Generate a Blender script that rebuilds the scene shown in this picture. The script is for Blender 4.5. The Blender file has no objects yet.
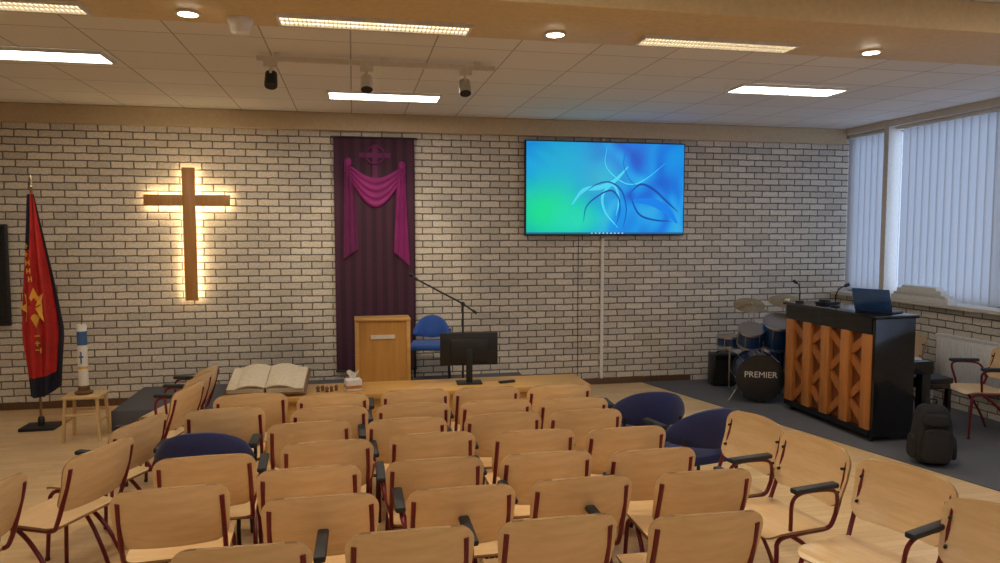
import bpy, bmesh, math, random
from mathutils import Vector, Matrix, Euler
random.seed(4)
R=math.radians
# ------------------------------------------------------------------ materials
def newmat(name):
    m=bpy.data.materials.new(name); m.use_nodes=True
    nt=m.node_tree; b=nt.nodes["Principled BSDF"]; return m,nt,b
def L(nt,a,b): nt.links.new(a,b)
def plain(name,c,rough=.5,metal=0,noise=.06,scale=30,bump=0,sheen=0,coat=0):
    m,nt,b=newmat(name)
    b.inputs["Roughness"].default_value=rough; b.inputs["Metallic"].default_value=metal
    if coat: b.inputs["Coat Weight"].default_value=coat
    if sheen: b.inputs["Sheen Weight"].default_value=sheen
    tc=nt.nodes.new("ShaderNodeTexCoord"); n=nt.nodes.new("ShaderNodeTexNoise"); n.inputs["Scale"].default_value=scale
    n.inputs["Detail"].default_value=4
    L(nt,tc.outputs["Object"],n.inputs["Vector"])
    r=nt.nodes.new("ShaderNodeValToRGB")
    r.color_ramp.elements[0].position=.3; r.color_ramp.elements[1].position=.7
    r.color_ramp.elements[0].color=(c[0]*(1-noise),c[1]*(1-noise),c[2]*(1-noise),1)
    r.color_ramp.elements[1].color=(min(1,c[0]*(1+noise)),min(1,c[1]*(1+noise)),min(1,c[2]*(1+noise)),1)
    L(nt,n.outputs["Fac"],r.inputs[0]); L(nt,r.outputs[0],b.inputs["Base Color"])
    if bump:
        bp=nt.nodes.new("ShaderNodeBump"); bp.inputs["Strength"].default_value=bump; bp.inputs["Distance"].default_value=.01
        L(nt,n.outputs["Fac"],bp.inputs["Height"]); L(nt,bp.outputs[0],b.inputs["Normal"])
    return m
def wood(name,c1,c2,stretch=(30,30,2),rough=.4,coat=.2,vary=0.0):
    m,nt,b=newmat(name)
    tc=nt.nodes.new("ShaderNodeTexCoord"); mp=nt.nodes.new("ShaderNodeMapping"); mp.inputs["Scale"].default_value=stretch
    n=nt.nodes.new("ShaderNodeTexNoise"); n.inputs["Scale"].default_value=1; n.inputs["Detail"].default_value=6; n.inputs["Distortion"].default_value=.4
    L(nt,tc.outputs["Object"],mp.inputs[0]); L(nt,mp.outputs[0],n.inputs["Vector"])
    r=nt.nodes.new("ShaderNodeValToRGB"); r.color_ramp.elements[0].position=.25; r.color_ramp.elements[1].position=.75
    r.color_ramp.elements[0].color=(*c1,1); r.color_ramp.elements[1].color=(*c2,1)
    L(nt,n.outputs["Fac"],r.inputs[0])
    out=r.outputs[0]
    if vary:
        oi=nt.nodes.new("ShaderNodeObjectInfo"); hs=nt.nodes.new("ShaderNodeHueSaturation")
        mr=nt.nodes.new("ShaderNodeMapRange"); mr.inputs[3].default_value=1-vary; mr.inputs[4].default_value=1+vary
        L(nt,oi.outputs["Random"],mr.inputs[0]); L(nt,mr.outputs[0],hs.inputs["Value"]); L(nt,out,hs.inputs["Color"]); out=hs.outputs[0]
    L(nt,out,b.inputs["Base Color"]); b.inputs["Roughness"].default_value=rough; b.inputs["Coat Weight"].default_value=coat
    b.inputs["Coat Roughness"].default_value=.25
    return m
def emis(name,c,s):
    m,nt,b=newmat(name); b.inputs["Base Color"].default_value=(*c,1)
    b.inputs["Emission Color"].default_value=(*c,1); b.inputs["Emission Strength"].default_value=s; return m

def brickmat(name,axis):
    m,nt,b=newmat(name)
    tc=nt.nodes.new("ShaderNodeTexCoord"); sp=nt.nodes.new("ShaderNodeSeparateXYZ"); cb=nt.nodes.new("ShaderNodeCombineXYZ")
    L(nt,tc.outputs["Object"],sp.inputs[0]); L(nt,sp.outputs[axis],cb.inputs[0]); L(nt,sp.outputs["Z"],cb.inputs[1])
    br=nt.nodes.new("ShaderNodeTexBrick"); br.inputs["Scale"].default_value=1
    br.inputs["Brick Width"].default_value=.235; br.inputs["Row Height"].default_value=.080; br.inputs["Mortar Size"].default_value=.009
    br.inputs["Mortar Smooth"].default_value=.5; br.inputs["Bias"].default_value=-.1
    br.inputs["Color1"].default_value=(.78,.70,.59,1); br.inputs["Color2"].default_value=(.58,.52,.44,1); br.inputs["Mortar"].default_value=(.17,.14,.11,1)
    dn=nt.nodes.new("ShaderNodeTexNoise"); dn.inputs["Scale"].default_value=14; dn.inputs["Detail"].default_value=3
    L(nt,cb.outputs[0],dn.inputs["Vector"])
    sc=nt.nodes.new("ShaderNodeVectorMath"); sc.operation='SCALE'; sc.inputs["Scale"].default_value=.016
    ad=nt.nodes.new("ShaderNodeVectorMath"); ad.operation='ADD'
    L(nt,dn.outputs["Color"],sc.inputs[0]); L(nt,cb.outputs[0],ad.inputs[0]); L(nt,sc.outputs[0],ad.inputs[1])
    L(nt,ad.outputs[0],br.inputs["Vector"])
    n=nt.nodes.new("ShaderNodeTexNoise"); n.inputs["Scale"].default_value=45; n.inputs["Detail"].default_value=4; L(nt,cb.outputs[0],n.inputs["Vector"])
    mr=nt.nodes.new("ShaderNodeMapRange"); mr.inputs[3].default_value=.58; mr.inputs[4].default_value=1.3; L(nt,n.outputs["Fac"],mr.inputs[0])
    mx=nt.nodes.new("ShaderNodeVectorMath"); mx.operation='SCALE'; L(nt,br.outputs["Color"],mx.inputs[0]); L(nt,mr.outputs[0],mx.inputs["Scale"])
    L(nt,mx.outputs[0],b.inputs["Base Color"]); b.inputs["Roughness"].default_value=.75
    inv=nt.nodes.new("ShaderNodeMath"); inv.operation='MULTIPLY_ADD'; inv.inputs[1].default_value=-1; L(nt,br.outputs["Fac"],inv.inputs[0])
    sm=nt.nodes.new("ShaderNodeMath"); sm.operation='MULTIPLY'; sm.inputs[1].default_value=.5; L(nt,n.outputs["Fac"],sm.inputs[0]); L(nt,sm.outputs[0],inv.inputs[2])
    bp=nt.nodes.new("ShaderNodeBump"); bp.inputs["Strength"].default_value=.7; bp.inputs["Distance"].default_value=.012
    L(nt,inv.outputs[0],bp.inputs["Height"]); L(nt,bp.outputs[0],b.inputs["Normal"])
    return m
def gridmat(name,c,line,w,h,size,rough=.8,offset=0.0,c2=None,noise=0):
    m,nt,b=newmat(name)
    tc=nt.nodes.new("ShaderNodeTexCoord"); br=nt.nodes.new("ShaderNodeTexBrick"); br.offset=offset
    L(nt,tc.outputs["Object"],br.inputs["Vector"]); br.inputs["Scale"].default_value=1
    br.inputs["Brick Width"].default_value=w; br.inputs["Row Height"].default_value=h; br.inputs["Mortar Size"].default_value=size
    br.inputs["Mortar Smooth"].default_value=.1
    br.inputs["Color1"].default_value=(*c,1); br.inputs["Color2"].default_value=(*(c2 or c),1); br.inputs["Mortar"].default_value=(*line,1)
    out=br.outputs["Color"]
    if noise:
        mp=nt.nodes.new("ShaderNodeMapping"); mp.inputs["Scale"].default_value=(3,40,1); L(nt,tc.outputs["Object"],mp.inputs[0])
        n=nt.nodes.new("ShaderNodeTexNoise"); n.inputs["Scale"].default_value=1; n.inputs["Detail"].default_value=5; L(nt,mp.outputs[0],n.inputs["Vector"])
        mr=nt.nodes.new("ShaderNodeMapRange"); mr.inputs[3].default_value=1-noise; mr.inputs[4].default_value=1+noise; L(nt,n.outputs["Fac"],mr.inputs[0])
        mx=nt.nodes.new("ShaderNodeVectorMath"); mx.operation='SCALE'; L(nt,out,mx.inputs[0]); L(nt,mr.outputs[0],mx.inputs["Scale"]); out=mx.outputs[0]
    L(nt,out,b.inputs["Base Color"]); b.inputs["Roughness"].default_value=rough
    return m
M={}
M['brick']=brickmat("white_brick","X"); M['brickY']=brickmat("white_brick_side","Y")
M['plaster']=plain("painted_plaster",(.65,.60,.52),.8)
M['floor']=gridmat("parquet",(.78,.55,.30),(.48,.30,.14),.55,.075,.0012,.30,.5,(.68,.46,.23),.14)
M['carpet']=plain("grey_carpet",(.11,.11,.125),.95,noise=.25,scale=250,bump=.4)
M['ceil']=gridmat("ceiling_tile",(.84,.81,.77),(.42,.39,.35),.6,.6,.006,.9,0.0,(.79,.76,.72))
M['beam']=plain("tan_beam_paint",(.66,.50,.27),.6)
M['cornice']=plain("cornice_paint",(.55,.43,.27),.6)
M['base']=wood("baseboard_wood",(.10,.05,.02),(.16,.08,.04))
M['white']=plain("white_paint",(.75,.73,.70),.5)
M['cream']=plain("cream_paint",(.66,.61,.53),.5)
M['pipe']=plain("conduit_white",(.85,.82,.76),.4)
M['black']=plain("black_plastic",(.010,.010,.012),.45)
M['gloss']=plain("black_lacquer",(.006,.006,.008),.18,coat=.3)
M['steel']=plain("steel",(.5,.5,.5),.3,1)
M['dsteel']=plain("dark_steel",(.04,.04,.045),.4,.8)
M['beech']=wood("beech_plywood",(.66,.43,.21),(.78,.54,.29),(5,40,40),.34,.3,.09)
M['edge']=plain("plywood_edge",(.34,.19,.075),.5)
M['maroon']=plain("maroon_frame",(.15,.007,.015),.35,.2)
M['pad']=plain("arm_pad_grey",(.014,.017,.024),.55)
M['oak']=wood("oak_veneer",(.50,.27,.07),(.64,.36,.11),(3,30,30),.35,.3)
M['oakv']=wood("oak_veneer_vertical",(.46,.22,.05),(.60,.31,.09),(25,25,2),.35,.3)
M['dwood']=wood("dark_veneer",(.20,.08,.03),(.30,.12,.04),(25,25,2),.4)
M['orange']=wood("spruce_post",(.42,.15,.035),(.54,.22,.055),(25,25,2),.4)
M['diag']=wood("spruce_brace",(.34,.11,.028),(.44,.16,.038),(25,25,2),.4)
M['redwood']=wood("red_back_board",(.15,.04,.013),(.22,.06,.018),(25,25,2),.4)
M['crosswood']=wood("cross_wood",(.42,.19,.05),(.54,.27,.08),(25,25,2),.4)
M['blue']=plain("navy_upholstery",(.016,.022,.10),.9,noise=.2,scale=200,sheen=.1)
M['blueb']=plain("blue_upholstery",(.02,.085,.36),.8,noise=.15,scale=200,sheen=.15)
M['magenta']=plain("magenta_cloth",(.24,.012,.14),.7,noise=.12,scale=5)
M['magenta2']=plain("dark_magenta_cloth",(.14,.010,.085),.7,noise=.15,scale=5)
M['red']=plain("flag_red",(.50,.018,.014),.7,noise=.15,scale=9)
M['navy']=plain("flag_navy",(.012,.012,.03),.7)
M['yellow']=plain("flag_yellow",(.85,.45,.05),.6)
M['wax']=plain("candle_wax",(.80,.76,.68),.5)
M['cblue']=plain("candle_blue",(.05,.13,.30),.5)
M['pine']=wood("pine_wood",(.60,.40,.17),(.72,.50,.25),(25,25,3),.5)
M['paper']=plain("paper",(.66,.57,.42),.8,noise=.1,scale=60)
M['cover']=plain("book_cover",(.16,.075,.03),.6)
M['lamp']=emis("lamp_panel",(1,.95,.85),13)
M['grille']=emis("lamp_louvre",(1,.84,.55),1.7)
M['down']=emis("downlight_lens",(1,.92,.75),25)
M['led']=emis("led_strip",(1,.80,.45),30)
M['rad']=plain("radiator_enamel",(.82,.80,.78),.4)
M['bpack']=plain("backpack_fabric",(.010,.010,.012),.8,noise=.3,scale=60,bump=.3)
M['drum']=plain("drum_head",(.012,.012,.014),.3)
M['bronze']=plain("cymbal_bronze",(.60,.50,.33),.22,1)
M['dblue']=plain("drum_shell",(.010,.04,.14),.25,.2)
M['lid']=plain("laptop_lid",(.03,.10,.32),.35,.3)
m,nt,b=newmat("banner_cloth"); M['ban']=m
tc=nt.nodes.new("ShaderNodeTexCoord"); w=nt.nodes.new("ShaderNodeTexWave"); w.wave_type='BANDS'; w.bands_direction='X'; w.inputs["Scale"].default_value=2.6; w.inputs["Distortion"].default_value=.25
r=nt.nodes.new("ShaderNodeValToRGB"); r.color_ramp.elements[0].color=(.040,.010,.026,1); r.color_ramp.elements[1].color=(.062,.016,.040,1)
r.color_ramp.elements[0].position=.35; r.color_ramp.elements[1].position=.6
L(nt,tc.outputs["Object"],w.inputs["Vector"]); L(nt,w.outputs["Fac"],r.inputs[0]); L(nt,r.outputs[0],b.inputs["Base Color"]); b.inputs["Roughness"].default_value=.8
# TV picture
m,nt,b=newmat("tv_picture"); M['tv']=m
tc=nt.nodes.new("ShaderNodeTexCoord")
n=nt.nodes.new("ShaderNodeTexNoise"); n.inputs["Scale"].default_value=1.3; n.inputs["Detail"].default_value=1; n.inputs["Distortion"].default_value=1.6; L(nt,tc.outputs["Object"],n.inputs["Vector"])
r=nt.nodes.new("ShaderNodeValToRGB"); e=r.color_ramp.elements; e[0].position=.30; e[0].color=(.0,.07,.50,1); e[1].position=.74; e[1].color=(.03,.42,.72,1)
x=e.new(.44); x.color=(.0,.16,.66,1); x=e.new(.58); x.color=(.0,.28,.74,1)
L(nt,n.outputs["Fac"],r.inputs[0])
def dist(cx,cz,rad,col,prev,sx=1.0,top=.95):
    vm=nt.nodes.new("ShaderNodeVectorMath"); vm.operation='SUBTRACT'; vm.inputs[1].default_value=(cx,0,cz); L(nt,tc.outputs["Object"],vm.inputs[0])
    v2=nt.nodes.new("ShaderNodeVectorMath"); v2.operation='MULTIPLY'; v2.inputs[1].default_value=(sx,0,1); L(nt,vm.outputs[0],v2.inputs[0])
    vl=nt.nodes.new("ShaderNodeVectorMath"); vl.operation='LENGTH'; L(nt,v2.outputs[0],vl.inputs[0])
    mr=nt.nodes.new("ShaderNodeMapRange"); mr.interpolation_type='SMOOTHSTEP'; mr.inputs[1].default_value=0; mr.inputs[2].default_value=rad; mr.inputs[3].default_value=top; mr.inputs[4].default_value=0
    L(nt,vl.outputs["Value"],mr.inputs[0])
    mx=nt.nodes.new("ShaderNodeMix"); mx.data_type='RGBA'; mx.inputs[7].default_value=(*col,1)
    L(nt,mr.outputs[0],mx.inputs[0]); L(nt,prev,mx.inputs[6]); return mx.outputs[2]
o=dist(-.55,.30,.85,(.01,.40,.62),r.outputs[0]); o=dist(-.78,-.30,.62,(.0,.70,.22),o,.7); o=dist(-.40,-.38,.35,(.01,.65,.42),o,.6); o=dist(-.05,.1,.35,(.04,.50,.60),o,.8,.7)
L(nt,o,b.inputs["Emission Color"]); b.inputs["Emission Strength"].default_value=.92; b.inputs["Base Color"].default_value=(0,0,0,1); b.inputs["Roughness"].default_value=.3
M['tvd']=emis("tv_dark_curve",(.0,.05,.32),.8); M['tvl']=emis("tv_light_curve",(.05,.50,.68),.9); M['tvm']=emis("tv_blue_petal",(.0,.16,.62),.9)
M['icon']=emis("taskbar_icons",(.5,.7,.9),.8); M['bar']=emis("taskbar",(.02,.08,.2),.8)
m,nt,b=newmat("blind_fabric"); M['blind']=m
tr=nt.nodes.new("ShaderNodeBsdfTranslucent"); tr.inputs[0].default_value=(.50,.50,.50,1); ms=nt.nodes.new("ShaderNodeMixShader"); ms.inputs[0].default_value=.38
b.inputs["Base Color"].default_value=(.55,.53,.52,1); b.inputs["Roughness"].default_value=.8
out=nt.nodes["Material Output"]; L(nt,b.outputs[0],ms.inputs[1]); L(nt,tr.outputs[0],ms.inputs[2]); L(nt,ms.outputs[0],out.inputs[0])

# ------------------------------------------------------------------ mesh builder
class MB:
    def __init__(s): s.v=[];s.f=[];s.m=[];s.mats=[]
    def mi(s,k):
        if k not in s.mats: s.mats.append(k)
        return s.mats.index(k)
    def add(s,vs,fs,k,T=None):
        o=len(s.v); i=s.mi(k)
        for v in vs:
            v=Vector(v); s.v.append(T@v if T else v)
        for f in fs: s.f.append([o+a for a in f]); s.m.append(i)
    def box(s,x0,x1,y0,y1,z0,z1,k,bev=0,T=None):
        bm=bmesh.new(); bmesh.ops.create_cube(bm,size=1)
        for v in bm.verts: v.co=Vector(((x0+x1)/2+v.co.x*(x1-x0),(y0+y1)/2+v.co.y*(y1-y0),(z0+z1)/2+v.co.z*(z1-z0)))
        if bev: bmesh.ops.bevel(bm,geom=bm.edges[:],offset=bev,segments=2,profile=.5,affect='EDGES')
        bm.verts.index_update()
        s.add([v.co.copy() for v in bm.verts],[[v.index for v in f.verts] for f in bm.faces],k,T); bm.free()
    def tube(s,pts,r,k,seg=8,smooth=0,T=None):
        pts=[Vector(p) for p in pts]
        if smooth:
            q=[]
            P=[pts[0]*2-pts[1]]+pts+[pts[-1]*2-pts[-2]]
            for i in range(1,len(P)-2):
                for j in range(smooth):
                    t=j/smooth; a,b,c,d=P[i-1],P[i],P[i+1],P[i+2]
                    q.append(.5*((2*b)+(c-a)*t+(2*a-5*b+4*c-d)*t*t+(-a+3*b-3*c+d)*t**3))
            q.append(pts[-1]); pts=q
        rs=r if isinstance(r,(list,tuple)) else [r]*len(pts)
        if len(rs)!=len(pts): rs=[rs[0]+(rs[-1]-rs[0])*i/(len(pts)-1) for i in range(len(pts))]
        vs=[];fs=[]; n=None
        for i,p in enumerate(pts):
            d=(pts[min(i+1,len(pts)-1)]-pts[max(i-1,0)]).normalized()
            if n is None:
                n=d.orthogonal().normalized()
            else:
                n=(n-d*n.dot(d)).normalized()
            b=d.cross(n)
            for j in range(seg):
                a=2*math.pi*j/seg; vs.append(p+(n*math.cos(a)+b*math.sin(a))*rs[i])
        for i in range(len(pts)-1):
            for j in range(seg):
                a=i*seg+j;b2=i*seg+(j+1)%seg; fs.append([a,b2,b2+seg,a+seg])
        fs.append(list(range(seg))[::-1]); fs.append([(len(pts)-1)*seg+j for j in range(seg)])
        s.add(vs,fs,k,T)
    def sheet(s,fn,us,vs_,th,k,k2=None,T=None):
        nu,nv=len(us),len(vs_)
        A=[[Vector(fn(u,v)) for u in us] for v in vs_]; F=[];Bk=[]
        for j in range(nv):
            for i in range(nu):
                du=A[j][min(i+1,nu-1)]-A[j][max(i-1,0)]; dv=A[min(j+1,nv-1)][i]-A[max(j-1,0)][i]
                n=du.cross(dv); n=n.normalized() if n.length>1e-9 else Vector((0,0,1))
                F.append(A[j][i]+n*th/2); Bk.append(A[j][i]-n*th/2)
        N=nu*nv; f1=[];f3=[]
        for j in range(nv-1):
            for i in range(nu-1):
                a=j*nu+i; f1.append([a,a+1,a+nu+1,a+nu]); f1.append([N+a,N+a+nu,N+a+nu+1,N+a+1])
        for i in range(nu-1):
            f3.append([i,N+i,N+i+1,i+1]); a=(nv-1)*nu+i; f3.append([a,a+1,N+a+1,N+a])
        for j in range(nv-1):
            a=j*nu; f3.append([a,a+nu,N+a+nu,N+a]); a=j*nu+nu-1; f3.append([a,N+a,N+a+nu,a+nu])
        s.add(F+Bk,f1,k,T)
        s.add(F+Bk,f3,k2 or k,T)
    def lathe(s,prof,k,seg=24,T=None):
        vs=[];fs=[]
        for r,z in prof:
            for j in range(seg):
                a=2*math.pi*j/seg; vs.append((max(r,1e-4)*math.cos(a),max(r,1e-4)*math.sin(a),z))
        for i in range(len(prof)-1):
            for j in range(seg):
                a=i*seg+j;b=i*seg+(j+1)%seg; fs.append([a,b,b+seg,a+seg])
        fs.append(list(range(seg))[::-1]); fs.append([(len(prof)-1)*seg+j for j in range(seg)])
        s.add(vs,fs,k,T)
    def ball(s,c,r,k,seg=16,T=None):
        pr=[(math.sin(math.pi*i/8),-math.cos(math.pi*i/8)) for i in range(9)]
        rr=r if isinstance(r,(tuple,list)) else (r,r,r)
        X=Matrix.Translation(c)@Matrix.Diagonal((*rr,1)); s.lathe(pr,k,seg,(T@X) if T else X)
    def mesh(s,name,angle=38):
        me=bpy.data.meshes.new(name); me.from_pydata([tuple(v) for v in s.v],[],s.f)
        for k in s.mats: me.materials.append(M[k])
        for i,p in enumerate(me.polygons): p.material_index=s.m[i]; p.use_smooth=True
        me.validate(); me.set_sharp_from_angle(angle=R(angle)); return me
    def obj(s,name,loc=(0,0,0),rz=0,angle=38,parent=None):
        ob=bpy.data.objects.new(name,s.mesh(name,angle)); bpy.context.collection.objects.link(ob)
        ob.location=loc; ob.rotation_euler=(0,0,R(rz))
        if parent: ob.parent=parent
        return ob
def TR(loc,rx=0,ry=0,rz=0): return Matrix.Translation(loc)@Euler((R(rx),R(ry),R(rz))).to_matrix().to_4x4()
def simple(name,boxes,bev=0):
    b=MB()
    for x in boxes: b.box(*x,bev=bev)
    return b.obj(name)

XL,XR,YB,YF,ZC=-5.3,6.44,8.65,-2.6,3.3
# ------------------------------------------------------------------ room shell
simple("floor",[(XL,XR,YF,YB,-.1,0,'floor')])
b=MB()
pl=[(3.62,8.63),(4.70,4.44),(5.0,3.2),(6.43,3.2),(6.43,8.63)]
vs=[(x,y,.001) for x,y in pl]+[(x,y,.008) for x,y in pl]; n=len(pl)
b.add(vs,[list(range(n))[::-1],list(range(n,2*n))]+[[i,(i+1)%n,(i+1)%n+n,i+n] for i in range(n)],'carpet'); b.obj("floor_carpet")
simple("ceiling",[(XL,XR,YF,YB,ZC,ZC+.1,'ceil')])
simple("wall_back",[(XL-.1,XR+.3,YB,YB+.15,0,ZC,'brick')])
simple("wall_left",[(XL-.15,XL,YF,YB,0,ZC,'brickY')])
simple("wall_front",[(XL-.1,XR+.3,YF-.15,YF,0,ZC,'plaster')])
simple("wall_right",[(XR,XR+.25,YF,YB,0,1.10,'brickY'),(XR,XR+.25,YF,YB,3.22,ZC,'plaster')])
simple("trim_cornice",[(XL,XR,YB-.10,YB-.002,3.10,ZC-.002,'cornice')],.008)
simple("baseboard_back",[(XL,4.3,YB-.018,YB-.001,0.001,.075,'base')])
simple("trim_sill",[(XR-.10,XR+.24,YF,YB-.002,1.102,1.14,'cream')])
simple("ceiling_beam",[(XL,XR,3.71,4.43,3.12,ZC-.001,'beam')],.01)
simple("trim_beam_ledge",[(XL,XR,4.432,4.54,3.19,ZC-.001,'beam')])
b=MB()
ys=[YB-.05,7.80,6.3,4.6,2.9,1.2,-.5,YF+.05]
for y in ys: b.box(XR+.17,XR+.23,y-.035,y+.035,1.141,3.22,'white')
b.box(XR+.17,XR+.23,YF,YB,1.141,1.20,'white'); b.box(XR+.17,XR+.23,YF,YB,3.16,3.22,'white')
b.obj("window_1")
simple("trim_window_post",[(XR-.02,XR+.16,7.76,7.84,1.141,3.218,'cream')])
b=MB(); y=8.58
while y>-2.4:
    if abs(y-7.8)>.11:
        a=R(-9+random.uniform(-1,1)); cx=XR+.11; hw=.0585
        dx=math.sin(a)*hw; dy=math.cos(a)*hw
        b.add([(cx-dx,y-dy,1.16),(cx+dx,y+dy,1.16),(cx+dx,y+dy,3.18),(cx-dx,y-dy,3.18)],[[0,1,2,3]],'blind')
    y-=.108
b.box(XR+.08,XR+.14,YF+.02,7.75,3.18,3.215,'white'); b.box(XR+.08,XR+.14,7.85,YB-.02,3.18,3.215,'white')
b.obj("vertical_blinds")

# ------------------------------------------------------------------ ceiling lights
def panel(x0,x1,y0,y1):
    b=MB(); b.box(x0,x1,y0,y1,ZC-.022,ZC-.006,'lamp')
    f=.02
    for q in [(x0-f,x1+f,y0-f,y0),(x0-f,x1+f,y1,y1+f),(x0-f,x0,y0,y1),(x1,x1+f,y0,y1)]: b.box(*q,ZC-.028,ZC-.002,'white')
    b.obj("ceiling_light_panel")
panel(-3.03,-1.86,6.04,6.34); panel(-.21,.86,7.22,7.54); panel(3.54,4.60,6.14,6.44)
for x in (-3.03,.3,3.41):
    for y in (2.4,-.4): panel(x,x+1.2,y,y+.3)  # unseen panels added nearer the camera for more light
def louvre(x0,x1):
    b=MB(); y0,y1=4.16,4.31; z=3.12
    b.box(x0,x1,y0,y1,z-.008,z-.002,'grille')
    for q in [(x0-.015,x1+.015,y0-.015,y0),(x0-.015,x1+.015,y1,y1+.015),(x0-.015,x0,y0,y1),(x1,x1+.015,y0,y1)]: b.box(*q,z-.022,z-.001,'white')
    n=44
    for i in range(1,n): 
        x=x0+(x1-x0)*i/n; b.box(x-.002,x+.002,y0,y1,z-.018,z-.009,'white')
    b.box(x0,x1,y0+.072,y0+.078,z-.02,z-.009,'white')
    b.obj("louvre_light")
louvre(-.38,.67); louvre(1.75,2.76); louvre(-2.45,-1.38)
for x in (-.86,1.2,3.35):
    b=MB(); b.lathe([(.064,3.119),(.066,3.112),(.052,3.108),(.050,3.116)],'white'); b.lathe([(.048,3.117),(.048,3.109)],'down'); b.obj("recessed_downlight",(x,4.24,0))
b=MB(); b.lathe([(.07,3.119),(.07,3.10),(.055,3.08),(.05,3.045),(.035,3.03),(.01,3.025)],'white'); b.obj("smoke_detector",(-.60,4.30,0))
b=MB(); b.box(-.70,1.14,5.80,5.84,3.235,3.27,'cream')
for x in (-.55,.25,1.0): b.box(x-.02,x+.02,5.805,5.835,3.27,3.299,'cream')
for x,k in ((-.60,'dsteel'),(.12,'cream'),(.90,'steel')):
    b.box(x-.05,x+.05,5.795,5.845,3.19,3.236,'cream')
    b.tube([(x,5.82,3.19),(x,5.82,3.14)],.012,'cream')
    T=TR((x,5.84,3.10),-25)
    b.lathe([(.025,.065),(.045,.055),(.05,-.05),(.045,-.06)],k,16,T)
    b.lathe([(.046,-.061),(.046,-.055)],'dsteel',16,T)
b.obj("track_light")

# ------------------------------------------------------------------ wall items
b=MB()
yb=YB-.09
b.box(-1.852,-1.716,yb,yb+.035,1.17,2.65,'crosswood',.004)
b.box(-2.25,-1.853,yb+.001,yb+.034,2.225,2.35,'crosswood',.004); b.box(-1.715,-1.35,yb+.001,yb+.034,2.225,2.35,'crosswood',.004)
yy=(yb+.040,yb+.050)
b.box(-1.845,-1.837,*yy,1.18,2.64,'led'); b.box(-1.731,-1.723,*yy,1.18,2.64,'led')
b.box(-2.24,-1.36,*yy,2.336,2.344,'led'); b.box(-2.24,-1.36,*yy,2.231,2.239,'led')
for z in (1.4,2.5,2.0): b.box(-1.80,-1.77,yb+.035,YB-.001,z-.02,z+.02,'black')
b.obj("backlit_cross")

b=MB() # banner
def bf(u,v): return (-.21+.93*u,YB-.05+.006*math.sin(u*19)+.004*math.sin(u*41+v*2),.30+2.72*v)
b.sheet(bf,[i/60 for i in range(61)],[i/8 for i in range(9)],.004,'ban')
b.tube([(-.24,YB-.05,3.03),(.75,YB-.05,3.03)],.012,'dsteel')
b.tube([(-.22,YB-.05,.30),(.73,YB-.05,.30)],.012,'dsteel')
for x in (-.1,.6): b.box(x-.01,x+.01,YB-.05,YB-.001,3.02,3.04,'dsteel')
y0=YB-.066
b.box(.230,.290,y0-.004,y0,2.50,2.95,'magenta2'); b.box(.08,.44,y0-.0045,y0-.0005,2.80,2.855,'magenta2')
b.tube([(.26+.11*math.cos(R(a)),y0-.006,2.83+.10*math.sin(R(a))) for a in range(0,361,15)],.011,'magenta2',6)
def swag(u,v):
    x=-.09+.70*u; s=math.sin(math.pi*u); top=2.74-.16*s**1.3; th=.10+.24*s
    return (x,y0-.018+.011*math.cos(v*24)*(.3+.7*s),top-th*v-.03*u)
b.sheet(swag,[i/30 for i in range(31)],[j/36 for j in range(37)],.003,'magenta')
def tail(xa,za,ln,w0,w1,dr,slant,k):
    def f(u,v):
        w=w0+(w1-w0)*u; return (xa+dr*u+w*(v-.5),y0-.020+.010*math.sin(16*v+2*u),za-ln*u-slant*v*u)
    b.sheet(f,[i/16 for i in range(17)],[j/20 for j in range(21)],.003,k)
tail(-.05,2.76,1.14,.08,.17,.02,-.12,'magenta2'); tail(.56,2.70,1.00,.08,.18,.0,.16,'magenta')
for x,z in ((-.05,2.74),(.57,2.71)): b.ball((x,y0-.02,z),(.045,.02,.055),'magenta',14)
b.obj("hanging_banner")

b=MB()
x0,x1,z0,z1=2.05,4.13,1.89,3.05; yf=YB-.10
b.box(x0,x1,yf,yf+.05,z0,z1,'black',.006); b.box(2.6,3.6,yf+.05,YB-.001,2.2,2.8,'dsteel')
tv=b.obj("wall_television")
s=MB(); hx,hz=(x1-x0)/2,(z1-z0)/2
s.box(-hx+.015,hx-.015,-.003,0,-hz+.022,hz-.015,'tv')
s.box(-hx+.016,hx-.016,-.0065,-.0060,-hz+.023,-hz+.042,'bar')
for i in range(9): s.box(-.2+.05*i,-.18+.05*i,-.0075,-.0066,-hz+.027,-hz+.038,'icon')
lay=[0]
def ribbon(pts,w,k):
    pts=[Vector((p[0],0,p[1])) for p in pts]; P=[pts[0]*2-pts[1]]+pts+[pts[-1]*2-pts[-2]]; q=[]
    for i in range(1,len(P)-2):
        for j in range(10):
            t=j/10; a,b_,c,d=P[i-1],P[i],P[i+1],P[i+2]; q.append(.5*((2*b_)+(c-a)*t+(2*a-5*b_+4*c-d)*t*t+(-a+3*b_-3*c+d)*t**3))
    lay[0]+=1; yy=-.0032-.0001*lay[0]; vs=[];N=len(q)
    for i,p in enumerate(q):
        d=(q[min(i+1,N-1)]-q[max(i-1,0)]).normalized(); nrm=Vector((-d.z,0,d.x)); ww=w*math.sin(math.pi*(i+.5)/N)**.6
        vs+= [Vector((p.x,yy,p.z))+nrm*ww/2,Vector((p.x,yy,p.z))-nrm*ww/2]
    s.add(vs,[[2*i,2*i+1,2*i+3,2*i+2] for i in range(N-1)],k)
ribbon([(-.45,-.20),(-.30,-.02),(-.08,.02),(.10,.10),(.30,.30)],.06,'tvl')
ribbon([(.15,-.48),(-.02,-.28),(-.05,-.08),(.08,.05),(.16,-.12),(.12,-.36)],.035,'tvl')
ribbon([(.34,-.14),(.60,-.16),(.80,-.26),(.96,-.44)],.10,'tvm')
ribbon([(.30,-.05),(.45,.06),(.62,.0),(.80,-.15),(.98,-.30)],.03,'tvd')
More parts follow.
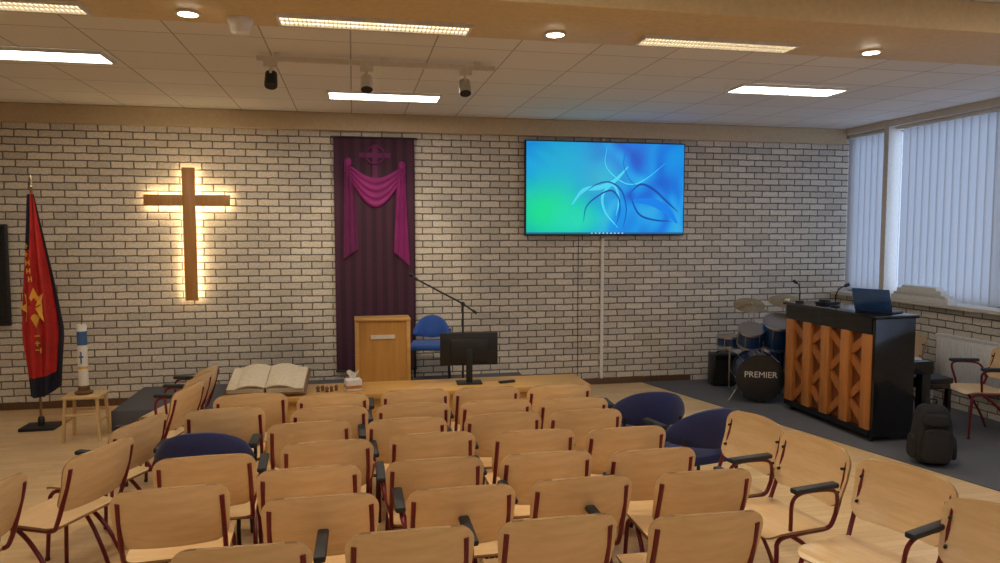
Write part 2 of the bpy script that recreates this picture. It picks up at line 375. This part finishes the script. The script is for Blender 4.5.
ribbon([(.30,-.05),(.42,-.30),(.62,-.38),(.90,-.40)],.025,'tvd')
ribbon([(-.30,-.42),(-.26,-.22),(-.10,-.08),(.06,-.02),(.16,-.12),(.17,-.3),(.10,-.5)],.02,'tvd')
ribbon([(.22,-.48),(.26,-.25),(.20,-.03),(.05,.08),(-.12,.06),(-.3,-.06)],.018,'tvd')
ribbon([(.0,.52),(-.02,.30),(.12,.14),(.30,.06),(.50,.12),(.8,.35)],.014,'tvl')
ribbon([(.25,.5),(.22,.3),(.30,.12),(.46,-.02)],.010,'tvd')
s.obj("tv_screen",((x0+x1)/2,yf-.0005,(z0+z1)/2),parent=tv)
b=MB(); b.tube([(3.07,YB-.024,.08),(3.07,YB-.024,1.86)],.022,'pipe'); b.tube([(3.07,YB-.024,3.06),(3.07,YB-.024,3.098)],.022,'pipe')
for z in (.5,1.2,1.7): b.box(3.042,3.098,YB-.03,YB-.001,z,z+.02,'pipe')
b.obj("cable_conduit")
b=MB(); b.tube([(2.76,YB-.008,1.88),(2.757,YB-.008,1.2),(2.762,YB-.008,.09)],.004,'dsteel',6,4); b.obj("hanging_cable")
b=MB(); b.box(-5.0,-3.62,YB-.08,YB-.03,.93,2.02,'black',.006); b.box(-4.98,-3.64,YB-.083,YB-.081,.96,2.00,'gloss'); b.box(-4.6,-4.0,YB-.03,YB-.001,1.2,1.7,'dsteel'); b.obj("wall_monitor")

# ------------------------------------------------------------------ stage group
simple("stage_platform",[(-2.33,2.0,7.50,YB-.02,.001,.20,'carpet')],.01)
b=MB()
b.box(-1.08,2.18,6.42,6.95,.455,.50,'oak',.006)
b.box(-1.0,2.10,6.50,6.52,.001,.455,'oak'); b.box(-1.0,-.96,6.52,6.88,.001,.455,'oak'); b.box(2.06,2.10,6.52,6.88,.001,.455,'oak'); b.box(-1.0,2.10,6.86,6.88,.001,.455,'oak')
b.obj("mercy_bench")
b=MB() # lectern
x0,x1=.015,.565; z=.201; H=1.02
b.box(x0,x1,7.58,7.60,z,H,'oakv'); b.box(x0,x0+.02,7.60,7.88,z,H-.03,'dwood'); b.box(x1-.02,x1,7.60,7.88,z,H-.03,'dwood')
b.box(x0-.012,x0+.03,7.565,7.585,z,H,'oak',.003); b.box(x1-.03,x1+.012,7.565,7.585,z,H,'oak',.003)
b.box(x0+.15,x1-.15,7.566,7.579,.82,.86,'cream')
b.box(x0-.015,x1+.015,7.56,7.89,H-.012,H+.012,'oak',.004)
b.box(x0+.02,x1-.02,7.6,7.87,.60,.62,'dwood')
b.obj("lectern")
def bluechair(name,loc,rz,k='blue',arms=True,h=.80,hw=1.25,rad=.27):
    b=MB()
    n=28
    us=[-hw+2*hw*i/n for i in range(n+1)]
    secs=[];seg=14
    for u in us:
        t=abs(u)/hw; top=h-.17*t**2.2; bot=h-.27+.03*t; 
        if t>.9: q=(1-t)/.1; mid=(top+bot)/2; top=mid+(top-mid)*max(.25,math.sqrt(q)); bot=mid+(bot-mid)*max(.25,math.sqrt(q))
        c=(top+bot)/2; hh=(top-bot)/2; ring=[]
        for j in range(seg):
            a=2*math.pi*j/seg; dz=math.sin(a)*hh; dr=.028*(abs(math.cos(a))**.6)*(1 if math.cos(a)>0 else -1)
            rr=rad+dr+.06*(c+dz-.6)*math.cos(u*.6)
            ring.append(Vector((math.sin(u)*rr,-math.cos(u)*rr+.02,c+dz)))
        secs.append(ring)
    vs=[p for r_ in secs for p in r_]; fs=[]
    for i in range(n):
        for j in range(seg): a=i*seg+j;c2=i*seg+(j+1)%seg; fs.append([a,c2,c2+seg,a+seg])
    fs.append(list(range(seg))); fs.append([n*seg+j for j in range(seg)][::-1])
    b.add(vs,fs,k)
    b.box(-.23,.23,-.20,.20,.40,.47,k,.028)
    for sx in (-1,1):
        b.tube([(sx*.21,-.20,.60),(sx*.21,-.21,.42),(sx*.20,-.22,.2),(sx*.21,-.23,.012)],.012,'dsteel',8,3)
        b.tube([(sx*.21,-.19,.39),(sx*.21,.13,.39),(sx*.21,.17,.36),(sx*.22,.19,.012)],.012,'dsteel',8,3)
        if arms: b.box(sx*.265-.028,sx*.265+.028,-.06,.16,h-.17,h-.135,'pad',.012); b.tube([(sx*.262,.10,h-.16),(sx*.255,.12,.5),(sx*.21,.12,.39)],.011,'dsteel',8,3)
    b.box(-.21,.21,-.012,.012,.375,.395,'dsteel')
    return b.obj(name,loc,rz)
bluechair("upholstered_chair",(.86,8.22,.20),170,'blueb',False,.76,.95,.25)
b=MB()
for a in (90,210,330): b.tube([(0,0,.10),(.28*math.cos(R(a)),.22*math.sin(R(a)),.012)],.009,'black')
b.tube([(0,0,.08),(0,0,1.20)],.010,'black'); b.ball((0,0,1.21),.022,'black')
b.tube([(.14,-.02,1.11),(0,0,1.21),(-.46,.06,1.46)],.009,'black'); b.tube([(.14,-.02,1.11),(.10,-.014,1.14)],.014,'black')
b.tube([(-.45,.06,1.455),(-.50,.07,1.495)],.012,'dsteel'); b.ball((-.515,.072,1.505),.022,'dsteel')
b.obj("microphone_stand",(1.08,7.20,.001))
b=MB(); b.box(-.275,.275,-.012,.012,.17,.48,'black',.006); b.box(-.18,.18,-.035,-.012,.20,.42,'black',.01)
b.box(-.03,.03,-.05,-.03,.01,.33,'black',.004); b.box(-.12,.12,-.10,.08,.0,.012,'black',.004)
b.obj("computer_monitor",(1.065,6.72,.501),-4)
b=MB(); b.box(-.08,.08,-.025,.025,0,.02,'black',.005); b.obj("remote_control",(1.42,6.65,.501),15)
b=MB(); Tb=TR((0,0,.100),20)
b.box(-.35,.35,-.21,.21,-.014,0,'cover',.004,T=Tb)
for sx in (-1,1):
    def pg(u,v,sx=sx): return (sx*(.005+.32*u),-.185+.37*v,.045*math.sin(math.pi*min(1,u*1.15+.1))**.7+.025)
    us=[i/14 for i in range(15)]; 
    if sx<0: us=us[::-1]
    b.sheet(pg,us,[0,.5,1],.012,'paper',T=Tb)
    b.box(min(sx*.01,sx*.325),max(sx*.01,sx*.325),-.185,.185,0,.035,'paper',T=Tb)
b.box(-.25,.25,-.12,.19,.001,.015,'dwood'); b.box(-.2,.2,.12,.16,.015,.12,'dwood'); b.box(-.25,.25,-.13,-.11,.015,.045,'dwood')
b.obj("open_bible",(-.76,6.66,.501),-4)
b=MB(); b.box(-.07,.07,-.06,.06,0,.10,'white',.004); b.box(-.071,.071,-.061,.061,.02,.05,'orange')
b.sheet(lambda u,v:((u-.5)*.08*(.5+v),.012*math.sin(u*9)*v,.10+.07*v+.015*math.sin(u*7)),[i/8 for i in range(9)],[0,.5,1],.003,'white'); b.obj("tissue_box",(-.02,6.62,.501),12)
b=MB()
for i in range(5):
    x=-.08+.04*i; b.lathe([(.0,0),(.018,0),(.012,.02),(.02,.035),(.008,.05),(.0,.055)],'cover',12,TR((x,.03*math.sin(i*2),0)))
b.obj("small_figurines",(-.25,6.60,.501))
# flag
b=MB(); b.box(-.16,.16,-.13,.13,0,.03,'black',.006); b.lathe([(.03,.03),(.03,.10),(.016,.12)],'black')
b.tube([(0,0,.03),(0,0,2.36)],.013,'dwood'); b.lathe([(.0,2.36),(.02,2.37),(.012,2.41),(.022,2.44),(.0,2.50)],'bronze',12)
def ff(u,v):
    w=.06+.33*min(1,v*1.5)**.9*(1-.30*max(0,v-.72)/.28)
    x=(-.38+u)*w+.03*v; z=2.30-1.98*v+ .10*(u-.5)*v +.32*max(0,v-.7)*abs(u-.45)
    y=-.035+.03*math.sin(u*17+v*1.5)*min(1,v*3)+.015*math.sin(v*9+u*4)
    return (x,y,z)
U=[i/36 for i in range(37)];V=[i/30 for i in range(31)]
b.sheet(ff,U[:31],V[:28],.003,'red'); b.sheet(ff,U[30:],V[:28],.003,'navy'); b.sheet(ff,U,V[27:],.003,'navy')
b.sheet(lambda u,v:(ff(u,v)[0],ff(u,v)[1]-.006,ff(u,v)[2]),U[:11],V[:9],.003,'navy')
cx,cz=.0,1.20
def fl(x,z): 
    v=(2.30-z)/1.98; w=.06+.33*min(1,v*1.5)**.9; u=(x-.03*v)/w+.38; return ff(u,v)[1]-.008
def star(n,ro,ri,k,dy):
    vs=[(cx,fl(cx,cz)-dy-.004,cz)]
    for i in range(2*n):
        r_=ro if i%2==0 else ri; X=cx+r_*.62*math.sin(i*math.pi/n);Z=cz+r_*math.cos(i*math.pi/n); vs.append((X,fl(X,Z)-dy,Z))
    b.add(vs,[[0,1+i,1+(i+1)%(2*n)] for i in range(2*n)],k)
star(8,.20,.11,'yellow',.002); star(5,.10,.06,'red',.010)
for i,zz in enumerate((1.80,1.72,1.64,1.56,1.48)):
    X=-.045+.008*i; 
    for q in (-.012,.014): b.box(X+q-.004,X+q+.004,fl(X,zz)-.008,fl(X,zz)-.004,zz-.025,zz+.025,'yellow')
    b.box(X-.012,X+.014,fl(X,zz)-.008,fl(X,zz)-.004,zz-.005,zz+.005,'yellow')
for i,zz in enumerate((.92,.85,.78)):
    X=.0; b.box(X-.03,X+.03,fl(X,zz)-.012,fl(X,zz)-.006,zz-.004,zz+.004,'yellow'); b.box(X-.03+.03*i,X-.022+.03*i,fl(X,zz)-.012,fl(X,zz)-.006,zz-.03,zz+.02,'yellow')
b.obj("flag_on_pole",(-3.05,7.78,.001))
b=MB()
b.box(-.17,.17,-.15,.15,.40,.425,'pine',.005)
for sx in (-1,1):
    for sy in (-1,1): b.tube([(sx*.135,sy*.115,.40),(sx*.155,sy*.135,0)],.017,'pine',4)
    b.tube([(sx*.145,-.12,.18),(sx*.145,.12,.18)],.011,'pine',6)
b.tube([(-.145,-.125,.25),(.145,-.125,.25)],.011,'pine',6); b.tube([(-.145,.125,.25),(.145,.125,.25)],.011,'pine',6)
b.obj("candle_stool",(-2.48,7.30,.001))
b=MB(); b.lathe([(.075,0),(.08,.02),(.05,.035),(.05,.07),(.04,.08)],'cover'); b.lathe([(.042,.08),(.042,.64),(.036,.655),(.01,.65)],'wax'); b.tube([(0,0,.65),(0,0,.68)],.003,'black')
b.lathe([(.043,.46),(.043,.59)],'cblue'); b.lathe([(.0435,.24),(.0435,.26)],'yellow'); b.box(-.006,.006,-.046,-.04,.29,.40,'cblue'); b.box(-.02,.02,-.046,-.04,.345,.36,'cblue')
b.obj("paschal_candle",(-2.49,7.30,.426))

# ------------------------------------------------------------------ stacking chairs
def rows(h,r,n=6):
    s=[]
    for i in range(n+1): s.append(r*(1-math.cos(math.pi/2*i/n)))
    return s+[h/2]+[h-x for x in s[::-1]]
def chairmesh(name,armL,armR):
    b=MB(); W=.250; Hh=.300; rc=.075
    ds=rows(Hh,rc)
    def hw(d,W=W,r=rc,H=Hh):
        e=min(d,H-d)
        return W-r+math.sqrt(max(0,r*r-(r-e)**2)) if e<r else W
    us=[-1+i/7 for i in range(15)]
    def back(u,d):
        w=hw(d)*(1-.07*(1-d/Hh)); x=u*w; t=d/Hh
        return (x,-.195-.085*t-.020*math.sin(math.pi*t)-.045*(1-(x/W)**2),.520+d*.96+.012*(1-u*u)*t)
    b.sheet(back,us,ds,.011,'beech','edge')
    SD=.39; sr=.06; ds2=rows(SD,sr)
    def seat(u,d):
        w=hw(d,.232,sr,SD)*(1-.04*(1-d/SD)); x=u*w; t=d/SD
        z=.445-.012*(1-u*u)*math.sin(math.pi*min(1,t*1.2))-.03*max(0,(t-.82)/.18)**2-.012*(1-t)
        return (x,-.185+d,z)
    b.sheet(seat,us,ds2,.012,'beech','edge')
    for s in (-1,1):
        b.tube([(s*.213,-.293,.755),(s*.215,-.275,.68),(s*.217,-.238,.56),(s*.217,-.205,.47),(s*.212,-.17,.425),(s*.208,-.05,.42),(s*.208,.10,.418),(s*.212,.155,.395),(s*.220,.165,.33),(s*.230,.185,.012)],.0115,'maroon',8,3)
        b.tube([(s*.205,.06,.415),(s*.212,-.02,.36),(s*.220,-.11,.26),(s*.227,-.19,.12),(s*.230,-.235,.012)],.0115,'maroon',8,3)
        b.lathe([(.013,0),(.015,.018)],'pad',8,TR((s*.230,.186,0))); b.lathe([(.013,0),(.015,.018)],'pad',8,TR((s*.230,-.236,0)))
        for z,y in ((.60,-.255),(.72,-.285)): b.tube([(s*.214,y,z),(s*.205,y+.03,z)],.008,'dsteel',6)
        if (s<0 and armL) or (s>0 and armR):
            b.tube([(s*.217,-.215,.50),(s*.240,-.20,.58),(s*.258,-.15,.640),(s*.260,.0,.655),(s*.259,.08,.645),(s*.245,.10,.60),(s*.220,.08,.50),(s*.208,.07,.425)],.010,'maroon',8,3)
            b.box(s*.263-.024,s*.263+.024,-.165,.115,.656,.684,'pad',.010)
    b.tube([(-.208,.02,.418),(.208,.02,.418)],.009,'maroon',8); b.tube([(-.205,-.16,.422),(.205,-.16,.422)],.009,'maroon',8)
    return b.mesh(name)
CM={'B':chairmesh("stacking_chair_two_arms",1,1),'R':chairmesh("stacking_chair_right_arm",0,1),'L':chairmesh("stacking_chair_left_arm",1,0),'N':chairmesh("stacking_chair_armless",0,0)}
def chair(tx,ty,rz=0,k='R'):
    a=R(rz); off=Vector((-math.sin(a),math.cos(a)))*.29
    ob=bpy.data.objects.new("stacking_chair",CM[k]); bpy.context.collection.objects.link(ob)
    ob.location=(tx+off.x,ty+off.y,0.001); ob.rotation_euler=(0,0,a)
K=1.173
CH=[(-.69,2.85,4,'N'),(-.35,2.27,-1,'R'),(-.13,2.65,0,'N'),(.17,2.29,0,'R'),(.39,2.64,0,'B'),(.67,2.29,0,'R'),(.87,2.65,0,'R'),(1.18,2.22,-2,'N'),(1.38,2.63,-2,'R'),
(-.64,3.23,3,'R'),(-.19,2.99,2,'N'),(.33,3.0,0,'B'),(.82,2.99,0,'R'),(1.29,2.94,0,'R'),
(-.13,3.35,2,'R'),(.36,3.39,0,'R'),(.85,3.34,0,'R'),(1.31,3.30,0,'N'),
(-.23,3.71,3,'N'),(.26,3.69,1,'B'),(.77,3.69,0,'R'),(1.22,3.67,0,'R'),
(-.14,4.01,2,'R'),(.32,4.01,0,'R'),(.79,3.99,0,'N'),(1.24,3.95,-1,'R'),
(-.13,4.33,0,'R'),(.36,4.35,0,'N'),(.80,4.34,0,'R'),(1.26,4.31,0,'R'),
(-.70,4.09,5,'N'),(-.61,4.43,5,'N'),
(2.08,2.91,100,'L'),(2.18,2.47,108,'L'),(2.20,2.02,112,'L'),(2.03,3.33,100,'L'),
(-1.12,3.47,66,'R'),(-1.08,3.92,66,'R'),(-1.38,3.00,70,'B'),(-1.02,4.75,76,'R'),(-1.03,5.08,78,'R'),(-1.03,5.38,78,'R')]
for x,y,rz,k in CH: chair(x*K,y*K,rz,k)
chair(6.12,5.70,75,'B'); chair(6.08,6.85,80,'N')
def bc(tx,ty,rz,rad=.27):
    a=R(rz); bluechair("upholstered_chair",(tx*K-math.sin(a)*rad,ty*K+math.cos(a)*rad,.001),rz,rad=rad)
bc(1.79,4.04,-5,.28); bc(1.96,3.58,12,.28); bc(-.75,3.64,0)

# ------------------------------------------------------------------ music corner
b=MB()
x0,x1,y0,y1=4.60,5.02,5.66,7.04; h=1.18
b.box(x0+.06,x1,y0+.04,y1-.04,.08,h-.03,'redwood'); b.box(x1-.02,x1,y0+.04,y1-.04,.08,h-.03,'gloss')
b.box(x0+.02,x1+.02,y0,y0+.045,.06,h-.03,'gloss',.004); b.box(x0+.02,x1+.02,y1-.045,y1,.06,h-.03,'gloss',.004)
b.box(x0-.01,x1+.04,y0-.02,y1+.02,h-.03,h,'gloss',.006)
b.box(x0+.015,x0+.06,y0+.045,y1-.045,h-.18,h-.03,'gloss'); b.box(x0+.015,x0+.06,y0+.045,y1-.045,.06,.12,'gloss')
n=5; ya,yb_=y0+.095,y1-.095; zt=h-.18
for i in range(n):
    yc=ya+(yb_-ya)*i/(n-1); b.box(x0,x0+.06,yc-.06,yc+.06,.12,zt,'orange',.004)
for i in range(n-1):
    a0=ya+(yb_-ya)*i/(n-1)+.06; a1=ya+(yb_-ya)*(i+1)/(n-1)-.06
    for j in range(4):
        za=.14+j*.215; zb=za+.215; p,q=(a0,za),(a1,zb)
        if (j+i)%2: p,q=(a1,za),(a0,zb)
        u=Vector((0,0,.075)); P=Vector((0,p[0],p[1]));Q=Vector((0,q[0],min(q[1],zt-.03)))
        c=[P-u*.2,Q-u,Q+u*.3,P+u]
        vs=[v+Vector((x0+.03,0,0)) for v in c]+[v+Vector((x0+.058,0,0)) for v in c]
        b.add(vs,[[0,1,2,3],[7,6,5,4],[0,4,5,1],[1,5,6,2],[2,6,7,3],[3,7,4,0]],'diag')
b.box(x1+.021,x1+.25,y0+.02,y1-.02,.62,.74,'gloss',.005); b.box(x1+.04,x1+.19,y0+.10,y1-.10,.741,.755,'wax'); b.box(x1+.05,x1+.12,y0+.11,y1-.11,.756,.765,'black')
for y in (y0+.02,y1-.10): b.box(x1+.13,x1+.22,y,y+.08,.06,.62,'gloss',.004); b.box(x1+.02,x1+.24,y,y+.08,.045,.07,'gloss')
for x in (x0+.06,x1+.15):
    for y in (y0+.06,y1-.10): b.lathe([(.02,.0),(.025,.02),(.02,.06)],'dsteel',12,TR((x,y,.009)))
b.obj("upright_piano")
b=MB(); b.box(-.17,.17,-.12,.12,0,.018,'dsteel',.004)
T=TR((0,.12,.018),-22); b.box(-.17,.17,-.004,.004,0,.23,'lid',.003,T=T)
b.obj("laptop",(4.86,5.92,1.181),118)
for (x,y,l) in ((4.70,6.92,-1),(4.75,6.40,1)):
    b=MB(); b.lathe([(.045,0),(.045,.015),(.01,.02)],'black'); b.tube([(0,0,.02),(0,0,.12),(l*.03,-.02,.19),(l*.08,-.04,.22)],.006,'black',8,4); b.tube([(l*.07,-.036,.215),(l*.11,-.05,.235)],.016,'black'); b.obj("gooseneck_microphone",(x,y,1.181))
b=MB(); b.box(-.10,.10,-.07,.07,0,.03,'dsteel',.005); b.box(-.08,.0,-.04,.04,.03,.05,'black',.004); b.obj("audio_mixer",(4.85,6.66,1.181),10)
b=MB(); b.box(-.16,.16,-.27,.27,.47,.53,'black',.015); b.box(-.14,.14,-.25,.25,.42,.47,'gloss')
for sx in (-1,1):
    for sy in (-1,1): b.box(sx*.13-.018,sx*.13+.018,sy*.235-.018,sy*.235+.018,0,.42,'gloss')
b.obj("piano_bench",(5.48,6.10,.009))
b=MB()
def rb(cx,cy,cz,rx,ry,rz_,k,p=.45):
    vs=[];fs=[];nu,nv=20,12
    sg=lambda c:(abs(c)**p)*(1 if c>=0 else -1)
    for j in range(nv+1):
        ph=-math.pi/2+math.pi*j/nv
        for i in range(nu):
            t=2*math.pi*i/nu; zz=sg(math.sin(ph)); tap=1-.18*max(0,zz)
            vs.append((cx+rx*sg(math.cos(ph))*sg(math.cos(t))*tap,cy+ry*sg(math.cos(ph))*sg(math.sin(t))*tap,cz+rz_*zz))
    for j in range(nv):
        for i in range(nu): a=j*nu+i;c=j*nu+(i+1)%nu; fs.append([a,c,c+nu,a+nu])
    b.add(vs,fs,k)
rb(0,0,.25,.145,.11,.25,'bpack'); rb(0,-.12,.18,.11,.045,.14,'bpack'); rb(.0,-.10,.39,.10,.035,.05,'bpack'); rb(-.145,0,.15,.03,.08,.10,'bpack'); rb(.145,0,.15,.03,.08,.10,'bpack')
b.tube([(-.03,.02,.49),(-.03,.02,.535),(.03,.02,.535),(.03,.02,.49)],.009,'bpack',8,4)
for sx in (-1,1): b.tube([(sx*.07,.10,.46),(sx*.09,.16,.35),(sx*.10,.15,.18),(sx*.11,.10,.06)],.014,'bpack',8,4)
b.tube([(-.10,-.165,.31),(0,-.17,.325),(.10,-.165,.31)],.004,'dsteel',6,4)
b.obj("backpack",(4.70,5.06,.009),-25)
# drum kit
b=MB(); Tb=TR((0,0,.29),90,0,0)
b.lathe([(.25,-.20),(.25,.20)],'dblue',32,Tb)
for z in (-.21,.21): b.lathe([(.262,z-.015),(.262,z+.015)],'black',32,Tb)
b.lathe([(.24,.226),(.24,.228)],'drum',32,Tb)
for a in range(0,360,45):
    x=.268*math.cos(R(a));z=.29+.268*math.sin(R(a)); b.tube([(x,-.22,z),(x,.22,z)],.006,'steel',6)
for sx in (-1,1): b.tube([(sx*.22,-.12,.18),(sx*.34,-.22,.02)],.009,'steel',8)
def drum(x,y,z,r,hh,tx,ty):
    T=TR((x,y,z),tx,ty); b.lathe([(r,-hh/2),(r,hh/2)],'dblue',24,T); b.lathe([(r*.96,hh/2),(r*.96,hh/2+.004)],'wax',24,T)
    b.lathe([(r+.01,hh/2-.02),(r+.01,hh/2+.008)],'steel',24,T); b.lathe([(r+.01,-hh/2-.004),(r+.01,-hh/2+.02)],'steel',24,T)
    for a in range(0,360,60):
        c,s_=math.cos(R(a))*(r+.008),math.sin(R(a))*(r+.008); b.tube([(c,s_,-hh/2),(c,s_,hh/2)],.004,'steel',6,0,T)
drum(-.08,.0,.73,.14,.20,25,0); drum(.22,.0,.78,.17,.30,25,0); drum(.40,.45,.45,.19,.36,0,0); drum(-.25,.45,.60,.15,.13,0,0)
b.tube([(0.05,0,.53),(.05,0,.78)],.014,'steel'); b.tube([(-.08,0,.68),(.22,0,.68)],.010,'steel')
def stand(x,y,z,r,t):
    for a in (30,150,270): b.tube([(x,y,.30),(x+.18*math.cos(R(a)),y+.18*math.sin(R(a)),.01)],.008,'steel',6)
    b.tube([(x,y,.28),(x,y,z+.04)],.008,'steel',8); b.lathe([(r,0),(r*.5,.018),(.04,.025),(.03,.045),(0.006,.05)],'bronze',28,TR((x,y,z),t))
stand(-.06,.30,1.06,.18,24); stand(.34,.22,1.12,.20,18); stand(.05,.60,.97,.17,0)
for x in (.33,.47): b.tube([(x,.45,.30),(x+.02,.43,.0)],.007,'steel',6)
b.tube([(-.25,.45,.53),(-.25,.45,.02)],.01,'steel')
kit=b.obj("drum_kit",(4.54,7.45,.009),-22)
cu=bpy.data.curves.new("drum_lettering","FONT"); cu.body="PREMIER"; cu.size=.095; cu.align_x='CENTER'; cu.extrude=.001; cu.materials.append(M['white'])
t=bpy.data.objects.new("drum_lettering",cu); bpy.context.collection.objects.link(t); t.parent=kit; t.location=(0,-.232,.30); t.rotation_euler=(R(90),0,0)
b=MB(); b.box(-.16,.16,-.12,.12,0,.40,'black',.01); b.box(-.14,.14,-.125,-.12,.03,.31,'bpack'); b.box(-.14,.14,-.126,-.12,.33,.38,'dsteel'); b.tube([(-.08,0,.40),(-.07,0,.425),(.07,0,.425),(.08,0,.40)],.008,'black',8,4)
b.obj("guitar_amplifier",(4.57,8.28,.009),-10)
b=MB(); ya,yb2=5.2,6.82
b.box(XR-.10,XR-.085,ya,yb2,.30,.80,'rad',.004); b.box(XR-.055,XR-.04,ya,yb2,.30,.80,'rad',.004)
y=ya+.03
while y<yb2-.02: b.box(XR-.108,XR-.10,y-.012,y+.012,.33,.77,'rad',.003); y+=.045
b.box(XR-.11,XR-.035,ya,yb2,.80,.815,'rad'); b.tube([(XR-.07,yb2+.02,.34),(XR-.07,yb2+.06,.34),(XR-.07,yb2+.06,.012)],.01,'rad')
for y in (ya+.2,yb2-.2): b.box(XR-.05,XR-.001,y-.02,y+.02,.4,.7,'rad')
b.obj("radiator")
b=MB(); z=0
for i,(w,d,hh,k) in enumerate(((.85,.12,.06,'white'),(.80,.11,.03,'cream'),(.72,.11,.05,'white'),(.6,.10,.035,'white'))):
    b.box(-d/2,d/2,-w/2+.02*i,w/2-.01*i,z,z+hh-.002,k,.003); z+=hh
b.obj("stacked_boxes",(XR-.03,7.12,1.141))

# ------------------------------------------------------------------ lamps
def spot(name,loc,tgt,e,size,c=(1,.82,.56),blend=.6,rad=.04):
    l=bpy.data.lights.new(name,'SPOT'); l.energy=e; l.spot_size=R(size); l.spot_blend=blend; l.color=c; l.shadow_soft_size=rad
    o=bpy.data.objects.new(name,l); bpy.context.collection.objects.link(o); o.location=loc
    o.rotation_euler=(Vector(tgt)-Vector(loc)).to_track_quat('-Z','Y').to_euler()
spot("spot_lamp",(-.60,5.90,3.0),(-1.9,8.6,1.9),50,60)
spot("spot_lamp",(.12,5.90,3.0),(.3,8.6,1.6),80,45)
spot("spot_lamp",(.90,5.90,3.0),(1.0,7.2,.6),80,50)
for x in (-.86,1.2,3.35): spot("downlight_lamp",(x,4.24,3.10),(x,4.24,0),70,115,(1,.84,.58))
w=bpy.data.worlds.new("world"); bpy.context.scene.world=w; w.use_nodes=True
bg=w.node_tree.nodes["Background"]; bg.inputs[0].default_value=(.50,.67,1,1); bg.inputs[1].default_value=2.4
cam=bpy.data.cameras.new("camera"); cam.sensor_width=36; cam.lens=25.92; cam.clip_start=.05
co=bpy.data.objects.new("camera",cam); bpy.context.collection.objects.link(co); co.location=(0,0,1.936); co.rotation_euler=(R(90-3.93),0,R(-11.5)); bpy.context.scene.camera=co
bpy.context.scene.view_settings.view_transform='Standard'
bpy.context.scene.view_settings.exposure=.18
